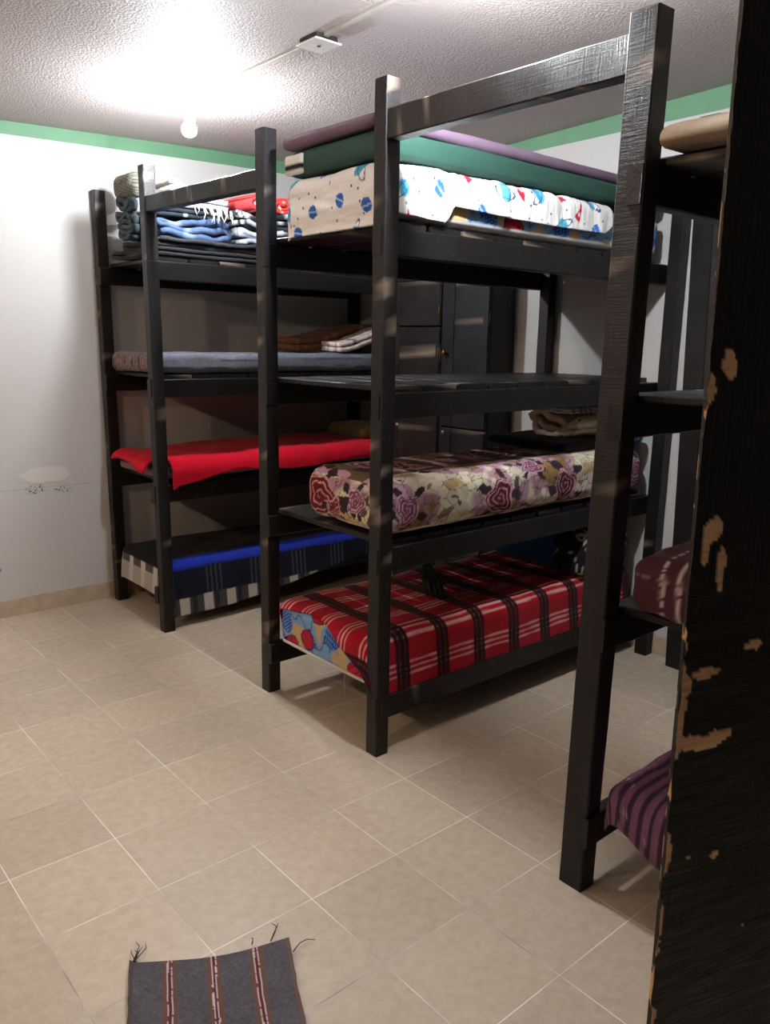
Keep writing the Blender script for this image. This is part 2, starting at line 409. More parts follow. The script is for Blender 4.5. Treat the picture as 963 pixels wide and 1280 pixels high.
nx, ny = 50, 56
gx, gy = np.meshgrid(np.linspace(XF, XB, nx), np.linspace(YR, YL, ny), indexing='ij'); gx, gy = gx.ravel(), gy.ravel()
cz_ = ceil_z(gx, gy)
V = np.concatenate([np.stack([gx, gy, cz_], 1), np.stack([gx, gy, cz_ + .08], 1)])
F = np.concatenate([grid_faces(nx, ny, 0, True), grid_faces(nx, ny, nx * ny)])
struct(mesh_obj('ceiling', V, F, 'ceiling', None, (0, 0, 2.75)))
def strip(name, xs, ys, out, ztop, zbot, mat, base):
    A = np.stack([xs, ys], 1); B = A + np.array(out)
    n = len(A); V = []
    for q, (z1, z0) in enumerate(zip(ztop, zbot)):
        V += [(A[q, 0], A[q, 1], z0), (B[q, 0], B[q, 1], z0), (B[q, 0], B[q, 1], z1), (A[q, 0], A[q, 1], z1)]
    F = []
    for k in range(n - 1):
        for i in range(4): F.append((k * 4 + i, k * 4 + (i + 1) % 4, k * 4 + 4 + (i + 1) % 4, k * 4 + 4 + i))
    F += [(0, 1, 2, 3), (n * 4 - 1, n * 4 - 2, n * 4 - 3, n * 4 - 4)]
    return struct(mesh_obj(name, V, F, mat, None, base, smooth=False))
xs = np.linspace(XF, XB, 40); zt = ceil_z(xs, np.full(40, YL))
strip('trim_1', xs, np.full(40, YL), (0, -.004), zt + .002, zt - .064 - .007 * np.clip(xs, 0, 2), 'green_paint', (0, YL, 2.65))
ys = np.linspace(YR, YL - .004, 40); zt = ceil_z(np.full(40, XB), ys)
strip('trim_2', np.full(40, XB), ys, (-.004, 0), zt + .002, zt - np.where(ys > 0, .10 - .028 * np.clip(ys, 0, 1.3), .10), 'green_paint', (XB, 0, 2.65))
xs = np.linspace(XF, XB, 4); strip('baseboard_left', xs, np.full(4, YL), (0, -.01), np.full(4, .1), np.zeros(4), 'base', (0, YL, 0))
ys = np.linspace(YR, YL - .01, 4); strip('baseboard_back', np.full(4, XB), ys, (-.01, 0), np.full(4, .1), np.zeros(4), 'base', (XB, 0, 0))

# ------------------------------------------------------------------ lamps and ceiling cable
def lamp(label, base, bulb, mat, group):
    b = np.array(base, float); b[2] = float(ceil_z(b[0], b[1])); u = np.array(bulb, float)
    t = thing('ceiling_lamp', label, 'lamp', tuple(b), group)
    build('base_plate', lathe_data([(.055, .004), (.055, -.012), (.048, -.02), (.03, -.024)], b, 28), 'white_plastic', t)
    d = u - b; L = np.linalg.norm(d); ax = d / L
    build('socket', lathe_data([(.018, .01), (.019, .02), (.019, L - .065), (.022, L - .06), (.022, L - .04)], b, 20, ax), 'white_plastic', t)
    prof = [(.013, -.045), (.016, -.036), (.026, -.022), (.033, -.006), (.035, .006), (.033, .018), (.025, .029), (.012, .035), (.002, .0365)]
    build('bulb', lathe_data(prof, u, 24, ax), mat, t)
LG = 'bare bulb ceiling lamps'
lamp('glowing bare ceiling bulb above the left bunk bed with its folded blankets', (.785, 1.74, 0), (.735, 1.69, 2.585), 'cool_bulb', LG)
lamp('glowing bare ceiling bulb above the gap right of the space-print mattress', (.72, -.28, 0), (.648, -.32, 2.602), 'bright_bulb', LG)
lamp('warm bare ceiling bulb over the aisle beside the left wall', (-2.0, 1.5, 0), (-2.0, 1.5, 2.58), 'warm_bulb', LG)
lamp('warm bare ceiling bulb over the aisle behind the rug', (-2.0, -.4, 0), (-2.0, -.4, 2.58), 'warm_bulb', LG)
def trunk(name, label, a, b):
    n = 10; P = []
    for k in range(n + 1):
        x = a[0] + (b[0] - a[0]) * k / n; y = a[1] + (b[1] - a[1]) * k / n; P.append((x, y, float(ceil_z(x, y)) - .006))
    D = [bar_data(P[k], P[k + 1], (.011, 0, 0), (0, 0, .007), bev=.002, seg=1., chip=0, warp=0, tint=np.ones(3)) for k in range(n)]
    o = build(name, join_data(D), 'grey_plastic', None, P[0], False)
    return tag(o, label, 'cable cover')
trunk('cable_trunking', 'grey cable trunking on the ceiling between left glowing bulb and junction box', (.785, 1.68), (.783, .79))
trunk('cable_trunking', 'grey cable trunking on the ceiling leading from junction box to the top picture edge', (.776, .66), (.722, -.24))
t = thing('junction_box', 'white square junction box with dark sides on the ceiling', 'junction box', (.785, .72, 2.75))
zc = float(ceil_z(.785, .72))
build('box_body', bar_data((.785, .775, zc - .012), (.785, .665, zc - .012), (.05, 0, 0), (0, 0, .011), bev=.003, seg=1, chip=0, warp=0), 'dark_plastic', t, smooth=False)
build('cover', bar_data((.785, .785, zc - .026), (.785, .655, zc - .026), (.062, 0, 0), (0, 0, .003), bev=.002, seg=1, chip=0, warp=0), 'white_plastic', t, smooth=False)
build('knockout', lathe_data([(.008, -.0295), (.008, -.0315)], (.785, .72, zc), 12), 'dark_plastic', t)

# ------------------------------------------------------------------ bunk beds
def bunk(name, label, y0, y1, posts, heads, L4, L3, L2, L1, slat_gap, pw, seed):
    """posts: two foot posts as (base xy, top xyz) of their outer -X/-Y edge; heads: Y of the two head posts"""
    t = thing(name, label, 'bunk bed', ((X0 + 2.5) / 2, (y0 + y1) / 2, 0), 'black timber bunk beds')
    for k, ((bx, by), (tx, ty, tz)) in enumerate(posts):
        wx, wy = pw
        D = [bar_data((bx + wx / 2, by + wy / 2, 0), (tx + wx / 2, ty + wy / 2, tz), (wx / 2, 0, 0), (0, wy / 2, 0), chip=.1, seed=seed + k)]
        build('post', join_data(D), 'wood', t, smooth=False)
    for k, yh in enumerate(heads):
        bar('post', (2.505, yh, 0), (2.505, yh, 2.44), (.032, 0, 0), (0, .034, 0), t, chip=.05, seed=seed + 5 + k)
    n = 10; gap = slat_gap
    rl = y0 + pw[1] - .023; rr = y1 - pw[1] + .023
    for li, z in enumerate((L1, L2, L3, L4)):
        for k, yy in enumerate((rl, rr)):
            (bx_, _), (tx_, _, tz_) = posts[1 - k if k < 2 and (posts[0][0][1] > posts[1][0][1]) else k]
            xr_ = bx_ + (tx_ - bx_) * (z - .07) / tz_ - .004
            bar('side_rail', (xr_, yy, z - .072), (2.54, yy, z - .072), (0, .022, 0), (0, 0, .048), t, chip=.06, seed=seed + 11 * li + k)
        xs0 = X0 + pw[0] + .001; pit = (2.53 - xs0) / n
        for k in range(n):
            if k == 0 and li == 0: continue
            xa = xs0 + k * pit; xb = xa + pit - gap - random.uniform(0, .008)
            ya, yb = (y0 + .038, y1 - .038)
            if k == n - 1: ya, yb = y0 + .09, y1 - .09
            bar('slat', ((xa + xb) / 2, ya, z - .012), ((xa + xb) / 2, yb, z - .012), (-(xb - xa) / 2, 0, 0), (0, 0, .011), t, chip=.07 if k else .12, seed=seed + 50 + k + 12 * li, seg=.05)
    return t
pwA = (.066, .062)
bunk('bunk_bed', 'black four-tier timber bunk bed against the left wall, folded blankets on top', 2.025, 2.735,
     [((.635, 1.975), (.662, 2.062, 2.471)), ((.662, 2.680), (.662, 2.763 - .05, 2.43))], (2.66, 2.08), 2.03, 1.42, .845, .27, .012, pwA, 10)
bunk('bunk_bed', 'black four-tier timber bunk bed in the middle, floral mattress on its second tier', .165, .995,
     [((.675, .185), (.662, .164, 2.476)), ((.670, .955), (.662, .928, 2.45))], (.91, .135), 2.03, 1.457, .875, .27, .012, (.064, .068), 110)
bunk('bunk_bed', 'black four-tier timber bunk bed on the right, maroon striped bedding on its second tier', -1.62, -.745,
     [((.645, -1.62), (.662, -1.62, 2.42)), ((.640, -.815), (.662, -.833, 2.419))], (-1.58, -.79), 2.085, 1.49, .89, .27, .012, (.07, .082), 210)
def tie(label, y0, y1, z0, z1, h, seed):
    V, F, c, U = bar_data((X0 + .028, y0, z0), (X0 + .028, y1, z1), (.026, 0, 0), (0, 0, h), chip=.07, seed=seed, warp=.002, seg=.02)
    o = mesh_obj('tie_beam', V, F, 'wood', None, (X0 + .02, (y0 + y1) / 2, (z0 + z1) / 2), c, U, False)
    return tag(o, label, 'beam', 'beams joining the bunk beds')
tie('black timber beam at post tops joining the left and middle bunk beds', 2.058, .995, 2.281, 2.262, .039, 301)
tie('rough black timber beam at post tops joining the middle and right bunk beds', .163, -.75, 2.327, 2.325, .048, 305)

# ------------------------------------------------------------------ free standing posts
t = bar('wooden_post', (2.475, -.085, 0), (2.475, -.0, 2.64), (.034, 0, 0), (0, -.052, 0), None, chip=.05, seed=330)
tag(t, 'tall black wooden post standing against back wall right of the middle bunk bed', 'post')
# near post with peeling paint
def near_post():
    E = np.array([-.485, -1.654]); an = math.radians(-18); wv = np.array([math.cos(an), math.sin(an)]); dv = np.array([-math.sin(an), math.cos(an)]); wid, dep, z1 = .24, .0045, 2.35
    ny_, nz_ = 80, 760
    zz, edge = np.meshgrid(np.linspace(0, z1, nz_), np.linspace(0, wid, ny_), indexing='ij'); zz, edge = zz.ravel(), edge.ravel()
    lean = .0150 * (zz - .88)
    P = np.stack([edge * 1.25, zz, 0 * zz], 1); rag = fbm(P, 38, 71, 4)
    base = np.tile(lin((17, 16, 16)), (len(P), 1)) * (.75 + .5 * fbm(P, 8, 70))[:, None]
    m = np.zeros(len(P), bool)
    for (e, z, re, rz, k) in CHIPS:
        d = np.sqrt(((edge * .8 - e) / re) ** 2 + ((zz - z) / rz) ** 2); m |= d + (rag - .5) * 2.6 * k < .64
    raw = lin((252, 212, 164)) * (.85 + .3 * fbm(P, 60, 77))[:, None]
    col = np.where(m[:, None], raw, base)
    rough_ = (fbm(P * np.array([.3, 1, 1]), 60, 78) - .5) * .0025 - m * .0012
    def pos(edge, depth, zz, lean): return np.stack([E[0] + wv[0] * edge + dv[0] * depth - lean, E[1] + wv[1] * edge + dv[1] * depth, zz], 1)
    V = pos(edge + np.where(edge < .002, (fbm(P, 55, 79, 3) - .5) * .004, 0), rough_, zz, lean)
    D1 = (V, list(grid_faces(nz_, ny_, 0, True)), col, np.stack([zz, edge], 1))
    zl = np.linspace(0, z1, nz_); ll = .0150 * (zl - .88); nd_ = 6; dd = np.linspace(0, dep, nd_)
    Z2, D_ = np.meshgrid(zl, dd, indexing='ij'); Z2, D_ = Z2.ravel(), D_.ravel(); P2 = np.stack([D_, Z2, D_ * 0], 1)
    V2 = pos(np.zeros_like(D_), D_, Z2, .0150 * (Z2 - .88)); V2[::nd_] = V[::ny_]
    c2 = np.tile(lin((20, 19, 19)), (len(V2), 1)); mm = fbm(P2, 26, 80, 4) > .66; mm &= Z2 < 1.60; c2[mm] = lin((214, 176, 130)); thin = (D_ > dep * .7) & (vn(P2, 70, 81) > .6); c2[thin] = lin((150, 136, 120))
    D2 = (V2, list(grid_faces(nz_, nd_)), c2, np.stack([Z2, D_], 1))
    cc = np.tile(lin((20, 19, 19)), (nz_ * 2, 1)); r0 = V[ny_ - 1::ny_]; r1 = pos(np.full(nz_, wid), np.full(nz_, dep), zl, ll); l1 = V2[nd_ - 1::nd_]
    uvq = np.concatenate([np.stack([zl, zl * 0], 1), np.stack([zl, zl * 0 + .1], 1)])
    D3 = (np.concatenate([r0, r1]), [(i, i + 1, nz_ + i + 1, nz_ + i) for i in range(nz_ - 1)], cc, uvq)
    D4 = (np.concatenate([l1, r1]), [(i, i + 1, nz_ + i + 1, nz_ + i)[::-1] for i in range(nz_ - 1)], cc, uvq)
    q = np.array([V[-ny_], V[-1], r1[-1], l1[-1], V[0], V[ny_ - 1], r1[0], l1[0]]); D5 = (q, [(0, 1, 2, 3), (7, 6, 5, 4)], cc[:8], np.zeros((8, 2)))
    Vv, F, Cc, U = join_data([D1, D2, D3, D4, D5])
    o = mesh_obj('wooden_board', Vv, F, 'wood', None, (E[0], E[1], 0), Cc, U, True)
    sm = np.zeros(len(o.data.polygons), bool); sm[:len(D1[1])] = True; o.data.polygons.foreach_set('use_smooth', sm)
    tag(o, 'thick black upright board with peeling paint in the right foreground', 'board')
# (distance from the near edge, height, half sizes, ragged amount)
CHIPS = [(.0, 1.58, .012, .03, .5), (.018, 1.60, .01, .02, .5), (.022, 1.443, .013, .022, .7), (.03, 1.405, .006, .034, .6), (.012, 1.42, .006, .02, .5),
         (.028, 1.293, .024, .0075, .5), (.07, 1.315, .015, .008, .5), (.03, 1.216, .032, .014, .6), (.0, 1.27, .012, .09, .6), (.0, 1.10, .007, .05, .6),
         (.055, 1.075, .007, .007, .4), (.026, 1.08, .004, .004, .4), (.0, 1.0, .007, .04, .6), (.0, .89, .008, .02, .5), (.005, .83, .007, .012, .5), (.035, .80, .003, .006, .3), (.1, .97, .004, .004, .3), (.012, .76, .004, .005, .3)]
near_post()

# ------------------------------------------------------------------ cupboard in the corner gap
t = thing('cupboard', 'black wooden cupboard with four doors on back wall behind the bunk beds', 'cupboard', (2.42, 1.58, 0))
DK = lin((26, 27, 32)); DK2 = lin((34, 30, 30))
cx0, cy0, cy1, ctop = 2.33, 1.165, 1.985, 1.99
D = [bar_data((cx0 + .02, y, ctop / 2 + z), ((cx0 + .02, y, ctop / 2 + z) + np.array(d)), a, b, chip=.03, tint=DK2, seed=i, bev=.002) for i, (y, z, d, a, b) in enumerate([])]
body = [bar_data((2.43, cy0 + .011, 0.), (2.43, cy0 + .011, ctop), (.1, 0, 0), (0, .011, 0), chip=.03, tint=DK2, seed=1, bev=.002),
        bar_data((2.43, cy1 - .011, 0.), (2.43, cy1 - .011, ctop), (.1, 0, 0), (0, .011, 0), chip=.03, tint=DK2, seed=2, bev=.002),
        bar_data((2.43, 1.56, 0.), (2.43, 1.56, ctop), (.1, 0, 0), (0, .011, 0), chip=.03, tint=DK2, seed=3, bev=.002),
        bar_data((2.43, cy0, ctop + .011), (2.43, cy1, ctop + .011), (.108, 0, 0), (0, 0, .011), chip=.06, tint=DK2, seed=4, bev=.002),
        bar_data((2.43, cy0 + .022, .06), (2.43, cy1 - .022, .06), (.09, 0, 0), (0, 0, .06), chip=.03, tint=DK2, seed=5, bev=.002),
        bar_data((2.525, cy0 + .02, ctop / 2), (2.525, cy1 - .02, ctop / 2), (.004, 0, 0), (0, 0, ctop / 2 - .02), chip=0, tint=DK2, seed=6, bev=.002)]
build('body', join_data(body), 'wood', t, smooth=False)
def door(y0, y1, z0, z1, tint, panels, seed, lab=None):
    L = [bar_data((cx0 - .008, (y0 + y1) / 2, z0), (cx0 - .008, (y0 + y1) / 2, z1), (.009, 0, 0), (0, (y1 - y0) / 2, 0), chip=.12, tint=tint, seed=seed, bev=.003)]
    for (a, b) in panels: L.append(bar_data((cx0 - .02, a, z0 + .01), (cx0 - .02, a, z1 - .01), (.004, 0, 0), (0, b, 0), chip=.06, tint=tint, seed=seed + 1, bev=.002))
    return build('door', join_data(L), 'wood', t, smooth=False)
d1 = door(1.568, cy1 - .003, 1.716, ctop - .004, DK2, [(1.585, .014), (1.955, .02)], 401)
d2 = door(1.568, cy1 - .003, .125, 1.706, DK2, [(1.585, .014), (1.955, .02)], 405)
d3 = door(cy0 + .003, 1.552, 1.11, ctop - .004, DK, [(1.495, .05), (1.19, .02)], 409)
d4 = door(cy0 + .003, 1.552, .125, 1.10, DK, [(1.495, .05), (1.19, .02)], 413)
kp = [(.004, 0), (.006, .004), (.006, .014), (.014, .02), (.017, .028), (.012, .034), (.003, .036)]
build('knob', lathe_data(kp, (cx0 - .024, 1.5, 1.555), 16, (-1, 0, 0)), 'brass', d3)
build('lock', lathe_data([(.012, 0), (.012, .003), (.005, .004), (.005, .008)], (cx0 - .024, 1.51, 1.20 - .13), 14, (-1, 0, 0)), 'steel', d4)
build('hinge', lathe_data([(.005, -.03), (.005, .03)], (cx0 - .022, 1.575, 1.80), 10), 'brass', d1)
build('hinge', lathe_data([(.005, -.03), (.005, .03)], (cx0 - .022, 1.575, 1.55), 10), 'brass', d2)
build('lock', lathe_data([(.012, 0), (.012, .003), (.005, .004), (.005, .008)], (cx0 - .024, 1.94, 1.08), 14, (-1, 0, 0)), 'steel', d2)

# ------------------------------------------------------------------ cloth patterns (colour of the thing itself, in metres along/over it)
def C(*rgb): return lin(rgb)
def put(col, m, c, a=1.):
    m = np.asarray(m, float)[:, None] * a; return col * (1 - m) + np.asarray(c) * m
def base_col(n, c, P=None, var=.15, sc=20, seed=0):
    k = np.ones(n) if P is None else (1 - var + 2 * var * fbm(P, sc, seed))
    return np.tile(np.asarray(c, float), (n, 1)) * k[:, None]
def line(x, c, w): return 1 - sst(w * .6, w * 1.3, np.abs(x - c))
def near2(u, v, pts):
    d1 = np.full(len(u), 9.); d2 = d1.copy(); k = np.zeros(len(u), int)
    for i, (a, b) in enumerate(pts):
        d = np.hypot(u - a, v - b); c = d < d1; d2 = np.where(c, d1, np.minimum(d2, d)); k = np.where(c, i, k); d1 = np.where(c, d, d1)
    return d1, d2, k

def red_plaid(u, v, *a):
    n = len(u); P = uv3(u, v); wob = (fbm(P, 7, 5) - .5) * .012; u2, v2 = u + wob, v + wob * .8
    col = base_col(n, C(160, 14, 32), P, .12, 9, 2)
    fu = (u2 - .83 + 5 * .225 + .1125) % .225 - .1125; fv = (v2 - .265 + 3 * .142 + .071) % .142 - .071
    for dv in (-.0235, 0, .0235): col = put(col, line(fv, dv, .0042), C(222, 170, 165), .85)
    band = 1 - sst(.034, .038, np.abs(fu)); dark = line(fu, -.026, .0075) + line(fu, .026, .0075) + line(fu, 0, .011)
    col = put(col, band, C(66, 10, 20), .75); col = put(col, np.clip(dark, 0, 1), C(18, 9, 12), .9)
    x = band * ((np.floor(u2 / .008) + np.floor(v2 / .008)) % 2) * (np.abs(fv) < .036); col = put(col, x, C(15, 8, 10), .8)
    return col

def rose(col, u, v, cu, cv, R, dark, mid, light, seed):
    P = uv3(u, v); du, dv = u - cu, v - cv; r = np.hypot(du, dv) / R; th = np.arctan2(dv, du)
    r2 = r * (1 + .16 * np.sin(3 * th + seed) + .10 * np.sin(5 * th + 2 * seed) + .35 * (fbm(P, 14, seed) - .5))
    m = r2 < 1
    ring = (r2 * 3.3 + th / (2 * PI) + 1.1 * (fbm(P, 20, seed + 2) - .5)) % 1.
    c = np.outer(sst(.2, 1., ring) ** 1.5 * (.3 + .5 * np.clip(r2, 0, 1)), mid - dark) * 1.6 + dark
    lt = sst(.74, .82, ring) * sst(1., .95, ring) * (.35 + .65 * np.clip(r2 * 1.3, 0, 1)); c = c * (1 - lt)[:, None] + light * lt[:, None]
    c = np.where((r2 > .9)[:, None], light * .6 + mid * .3, c)
    lf = (r2 >= 1) & (r2 < 1.75) & (np.sin(5 * th + seed) + (fbm(P, 24, seed + 5) - .5) * 2 > .62)
    col = np.where(lf[:, None], lin((50, 34, 44)) * (.8 + .5 * fbm(P, 40, 1))[:, None], col)
    return np.where(m[:, None], c, col)
def floral(u, v, fid, p):
    n = len(u); P = uv3(u, v); rs = np.random.RandomState(5)
    top = fid == 5
    big = fbm(P, 5.5, 3, 3)
    col = base_col(n, C(214, 204, 180), P, .15, 30, 1)
    col = put(col, sst(.50, .55, big), C(172, 132, 146)); col = put(col, sst(.60, .64, big), C(140, 112, 72)); col = put(col, sst(.38, .34, big), C(184, 158, 116))
    pts = np.stack([rs.uniform(.2, 2.9, 1500), rs.uniform(-.3, 1.0, 1500)], 1)
    lay = np.zeros(n); 
    cell = .12; b = np.floor((u + 1) / cell).astype(int)
    d1 = np.full(n, 9.); d2 = d1.copy(); kk = np.zeros(n, int)
    for q in np.unique(b):
        s = b == q; ps = np.where(np.abs(pts[:, 0] + 1 - (q + .5) * cell) < cell * .5 + .09)[0]
        a, c_, k_ = near2(u[s], v[s], pts[ps]); d1[s] = a; d2[s] = c_; kk[s] = ps[k_] if len(ps) else 0
    edge = (d2 - d1) < .0026
    col = put(col, edge & (vn(P, 9, 8) > .38), C(70, 52, 44), .75)
    tone = rs.rand(1500)[kk]; col = col * (.8 + .35 * tone)[:, None]
    leaf = (fbm(P, 17, 15, 3) > .70); col = put(col, leaf, C(62, 40, 50), .9)
    # brown field of the top with pale cross bands
    if top.any():
        q = np.full(n, 0.); w = (fbm(P, 6, 12) - .5) * .05; uu, vv = u + w, v + w
        field = top & (vv > .31) & (vv < .66); q[field] = 1
        for c_ in (1.22, 2.12): q[np.abs(uu - c_) < .035] = 0
        col = put(col, q, C(112, 88, 58)); f2 = (fbm(P, 9, 41, 3) > .5) & (q > .5); col = put(col, f2, C(74, 20, 34)); f3 = (fbm(P, 12, 45, 3) > .60) & (q > .5); col = put(col, f3, C(196, 150, 168))
    D, Mi, Li = C(78, 12, 28), C(128, 34, 56), C(222, 178, 184); Mv = C(160, 104, 132)
    for i, (cu, cv, R, k) in enumerate([(1.33, .045, .085, 0), (1.78, .05, .075, 0), (2.35, .06, .07, 1), (.80, .055, .06, 1), (1.56, .19, .06, 1), (.585, .60, .10, 2), (.545, .505, .045, 2), (.60, .36, .05, 1), (1.62, .5, .13, 0), (.97, .52, .12, 0), (2.2, .5, .09, 0)]):
        pal = [(D, Mi, Li), (C(116, 60, 84), Mv, C(216, 190, 204)), (C(96, 14, 28), C(150, 46, 60), C(222, 186, 182))][k]
        col = rose(col, u, v, cu, cv, R, *pal, i * 3 + 1)
    return col

def feats(seed, n, u0, u1, v0, v1, dmin):
    rs = np.random.RandomState(seed); L = []
    for _ in range(n * 40):
        q = (rs.uniform(u0, u1), rs.uniform(v0, v1))
        if all(math.hypot(q[0] - a, q[1] - b) > dmin for a, b in L): L.append(q)
        if len(L) >= n: break
    return L
def space_print(u, v, *a):
    n = len(u); P = uv3(u, v); col = base_col(n, C(233, 231, 230), P, .02, 6, 1)
    rs = np.random.RandomState(9)
    for (a, b) in feats(11, 230, .3, 2.2, -.05, .8, .04):
        col = put(col, np.hypot(u - a, v - b) < .0045, C(40, 46, 74))
    for i, (a, b) in enumerate(feats(3, 120, .42, 2.1, -.0, .8, .105)):
        x, y = u - a, v - b; k = rs.rand(); ang = rs.uniform(-.9, .9); xr, yr = x * math.cos(ang) + y * math.sin(ang), -x * math.sin(ang) + y * math.cos(ang)
        if k < .36:
            col = put(col, np.hypot(x, y) < .029, C(96, 182, 206)); col = put(col, (np.hypot(x, y) < .029) & (fbm(P, 45, i) > .55), C(60, 146, 190))
            e = np.hypot(xr / .056, yr / .016); col = put(col, (np.abs(e - 1) < .09), C(50, 80, 120))
        elif k < .68:
            e = np.hypot(xr / .024, yr / .028) + .35 * (fbm(P, 40, i) - .5); col = put(col, e < 1, C(44, 98, 186)); col = put(col, (e < 1) & (np.abs(xr + .4 * yr) < .003), C(170, 200, 230))
        else:
            m = (np.abs(xr) < .021 * (1 - (yr + .033) / .075)) & (yr > -.033) & (yr < .039); col = put(col, m, C(198, 30, 56)); col = put(col, m & (np.hypot(xr, yr + .006) < .009), C(240, 225, 225))
    return col
def blue_print(u, v, fid, p):
    n = len(u); P = uv3(u, v); w = fbm(P, 8, 2)
    col = base_col(n, C(126, 164, 206), P, .12, 14, 1)
    col = put(col, sst(.545, .56, w), C(196, 168, 122)); col = put(col, np.abs(w - .47) < .012, C(66, 92, 140))
    rs = np.random.RandomState(2)
    for i, (a, b) in enumerate(feats(21, 110, .38, 2.6, -.1, 1.05, .10)):
        x, y = u - a, v - b; r = np.hypot(x, y) * (1 + .8 * (fbm(P, 18, i) - .5)); k = rs.rand(); an = rs.uniform(0, PI); s = x * math.cos(an) + y * math.sin(an)
        if k < .5:
            m = r < .05; col = put(col, m, C(32, 78, 172)); col = put(col, m & (((s / .014) % 1) < .28), C(120, 170, 226))
        elif k < .85:
            m = r < .046; col = put(col, m, C(190, 28, 44)); col = put(col, m & (((s / .03) % 1) < .14), C(42, 34, 92)); col = put(col, (r < .05) & (r > .044), C(36, 34, 80))
        else:
            m = (r < .03) & ((np.floor(x / .007) + np.floor(y / .007)) % 2 > 0); col = put(col, m, C(24, 26, 34))
    z = p[:, 2]; zl, zh = z.min(), z.max()
    col = put(col, ((z - zl) < .016) & (fid != 5), C(226, 222, 216))
    return col

# ------------------------------------------------------------------ middle bunk: contents
y0B, y1B = .205, .90
W = roundbox((.690, .235, .272), (2.44, .89, .455), .03, .0065, blue_print, .004, 6, 3)
o = build('mattress', W, 'cotton', None, (1.56, .55, .27)); build('piping', tube_data([(2.0, .236, .287), (1.2, .236, .287), (.76, .236, .287), (.706, .248, .287), (.688, .285, .287), (.688, .55, .285), (.688, .85, .287), (.70, .88, .287), (.75, .893, .287), (1.2, .893, .287)], .0065, 8), 'white_yarn', o); tag(o, 'blue cartoon-print mattress with white piping under the red plaid blanket', 'mattress')
build('loose_thread', tube_data([(.682, .40, .285), (.679, .402, .25), (.682, .398, .215), (.681, .40, .185)], .0009, 5), 'white_yarn', o)
def u_red(V):
    k = (.83 - V) / .65
    return .715 - .115 * sst(.0, 1., np.clip(k, 0, 1)) - .03 * np.sin(9 * V), np.full_like(V, 2.43)
def hem_red(U, V, t): return V - (1 - sst(0, .25, t)) * .035 * (fbm(uv3(U, 0 * U), 4, 3) - .2) * 1.6
D = drape((.690, .235, .272), (2.44, .89, .455), .045, u_red, (.052, 1.02), 330, 190, red_plaid, .006, .010, 5, 6, .10, hem_red)
o = solid(build('blanket', D, 'fleece', None, (1.56, .55, .455)), .005); tag(o, 'red blanket with black plaid bands and white lines on lowest tier of middle bunk', 'blanket')

W = roundbox((.700, .172, .889), (2.44, .715, 1.105), .075, .0055, floral, .008, 5, 12)
o = build('mattress', W, 'fleece', None, (1.57, .44, .889)); tag(o, 'mattress wrapped in a burgundy and cream floral blanket on middle bunk', 'mattress')

W = roundbox((.712, .213, 2.045), (2.45, .79, 2.205), .03, .0075, lambda u, v, f, p: blue_print(u * .9, v + .3, f, p), .004, 6, 5)
o = build('mattress', W, 'cotton', None, (1.57, .5, 2.045)); tag(o, 'blue and red print mattress under the white space-print pad, top of middle bunk', 'mattress')
def u_sp(V):
    k = sst(.08, .19, V)
    return .697 - .165 + 0 * V, 2.02 - .10 * (1 - sst(.05, .16, V)) ** 2 + 0 * V
def hem_sp(U, V, t):
    h = 1 - sst(0, .2, t); cut = .065 * sst(.96, 1.02, U) - .03 * sst(1.0, 1.9, U) - .012 + .012 * np.sin(U * 4)
    return V + h * cut
D = drape((.712, .213, 2.045), (2.45, .79, 2.205), .03, u_sp, (.085, .83), 330, 170, space_print, .008, .012, (19, 5, 1), 15, .04, hem_sp)
o = solid(build('mattress_pad', D, 'cotton', None, (1.4, .5, 2.2)), .008); tag(o, 'white quilted pad printed with planets and rockets, draped over the top-tier mattress', 'mattress pad')
def flat(c, var=.12, sc=10, seed=0): return lambda u, v, *a: base_col(len(u), c, uv3(u, v), var, sc, seed)
W = roundbox((.70, .222, 2.243), (2.45, .80, 2.335), .018, .03, flat(C(46, 76, 67), .1, 4), .006, 3, 7)
t = thing('mattress', 'dark green mattress lying on white space-print pad', 'mattress', (1.57, .5, 2.243)); build('cover', W, 'vinyl', t)
W = roundbox((.688, .70, 2.25), (.83, .822, 2.325), .012, .012, lambda u, v, f, p: put(base_col(len(u), C(226, 226, 222)), (np.abs(p[:, 2] - 2.285) < .004) | (np.abs(p[:, 2] - 2.272) < .003), C(24, 26, 24)), .002)
o = build('label_flap', W, 'cotton', t); o['label'] = 'white label flap with black lines'
W = roundbox((.685, .262, 2.346), (2.45, .835, 2.395), .022, .03, flat(C(118, 97, 116), .1, 5), .007, 4, 8, .006)
o = build('mattress', W, 'vinyl', None, (1.57, .5, 2.346)); tag(o, 'thin mauve mattress lying on top of dark green mattress', 'mattress')

# head end of the floral mattress
W = roundbox((1.92, .30, 1.108), (2.40, .80, 1.150), .02, .02, flat(C(18, 20, 24), .2), .008, 6, 9, .012)
o = build('pillow', W, 'cloth', None, (2.16, .55, 1.108)); tag(o, 'black pillow on the floral mattress under a beige folded blanket', 'pillow')
bp = serp(.30, .655, 1.160, .038, 3, 18, .06, .034)
D = ribbon(bp, .032, 2.06, 2.38, 26, fx, flat(C(226, 204, 180), .15, 14), .016, 3)
o = build('folded_blanket', D, 'fleece', None, (2.18, .48, 1.16)); tag(o, 'beige folded blanket lying on black pillow of middle bunk', 'blanket')
D = ribbon(serp(.33, .56, 1.284, .012, 2, 14, .01), .010, 2.02, 2.32, 16, fx, lambda u, w: put(base_col(len(u), C(225, 225, 228)), ((w / .035) % 1) < .3, C(90, 92, 98)), .004, 13)
o = build('folded_sheet', D, 'cotton', None, (2.17, .48, 1.284)); tag(o, 'white folded sheet with grey stripes on the beige folded blanket', 'sheet')
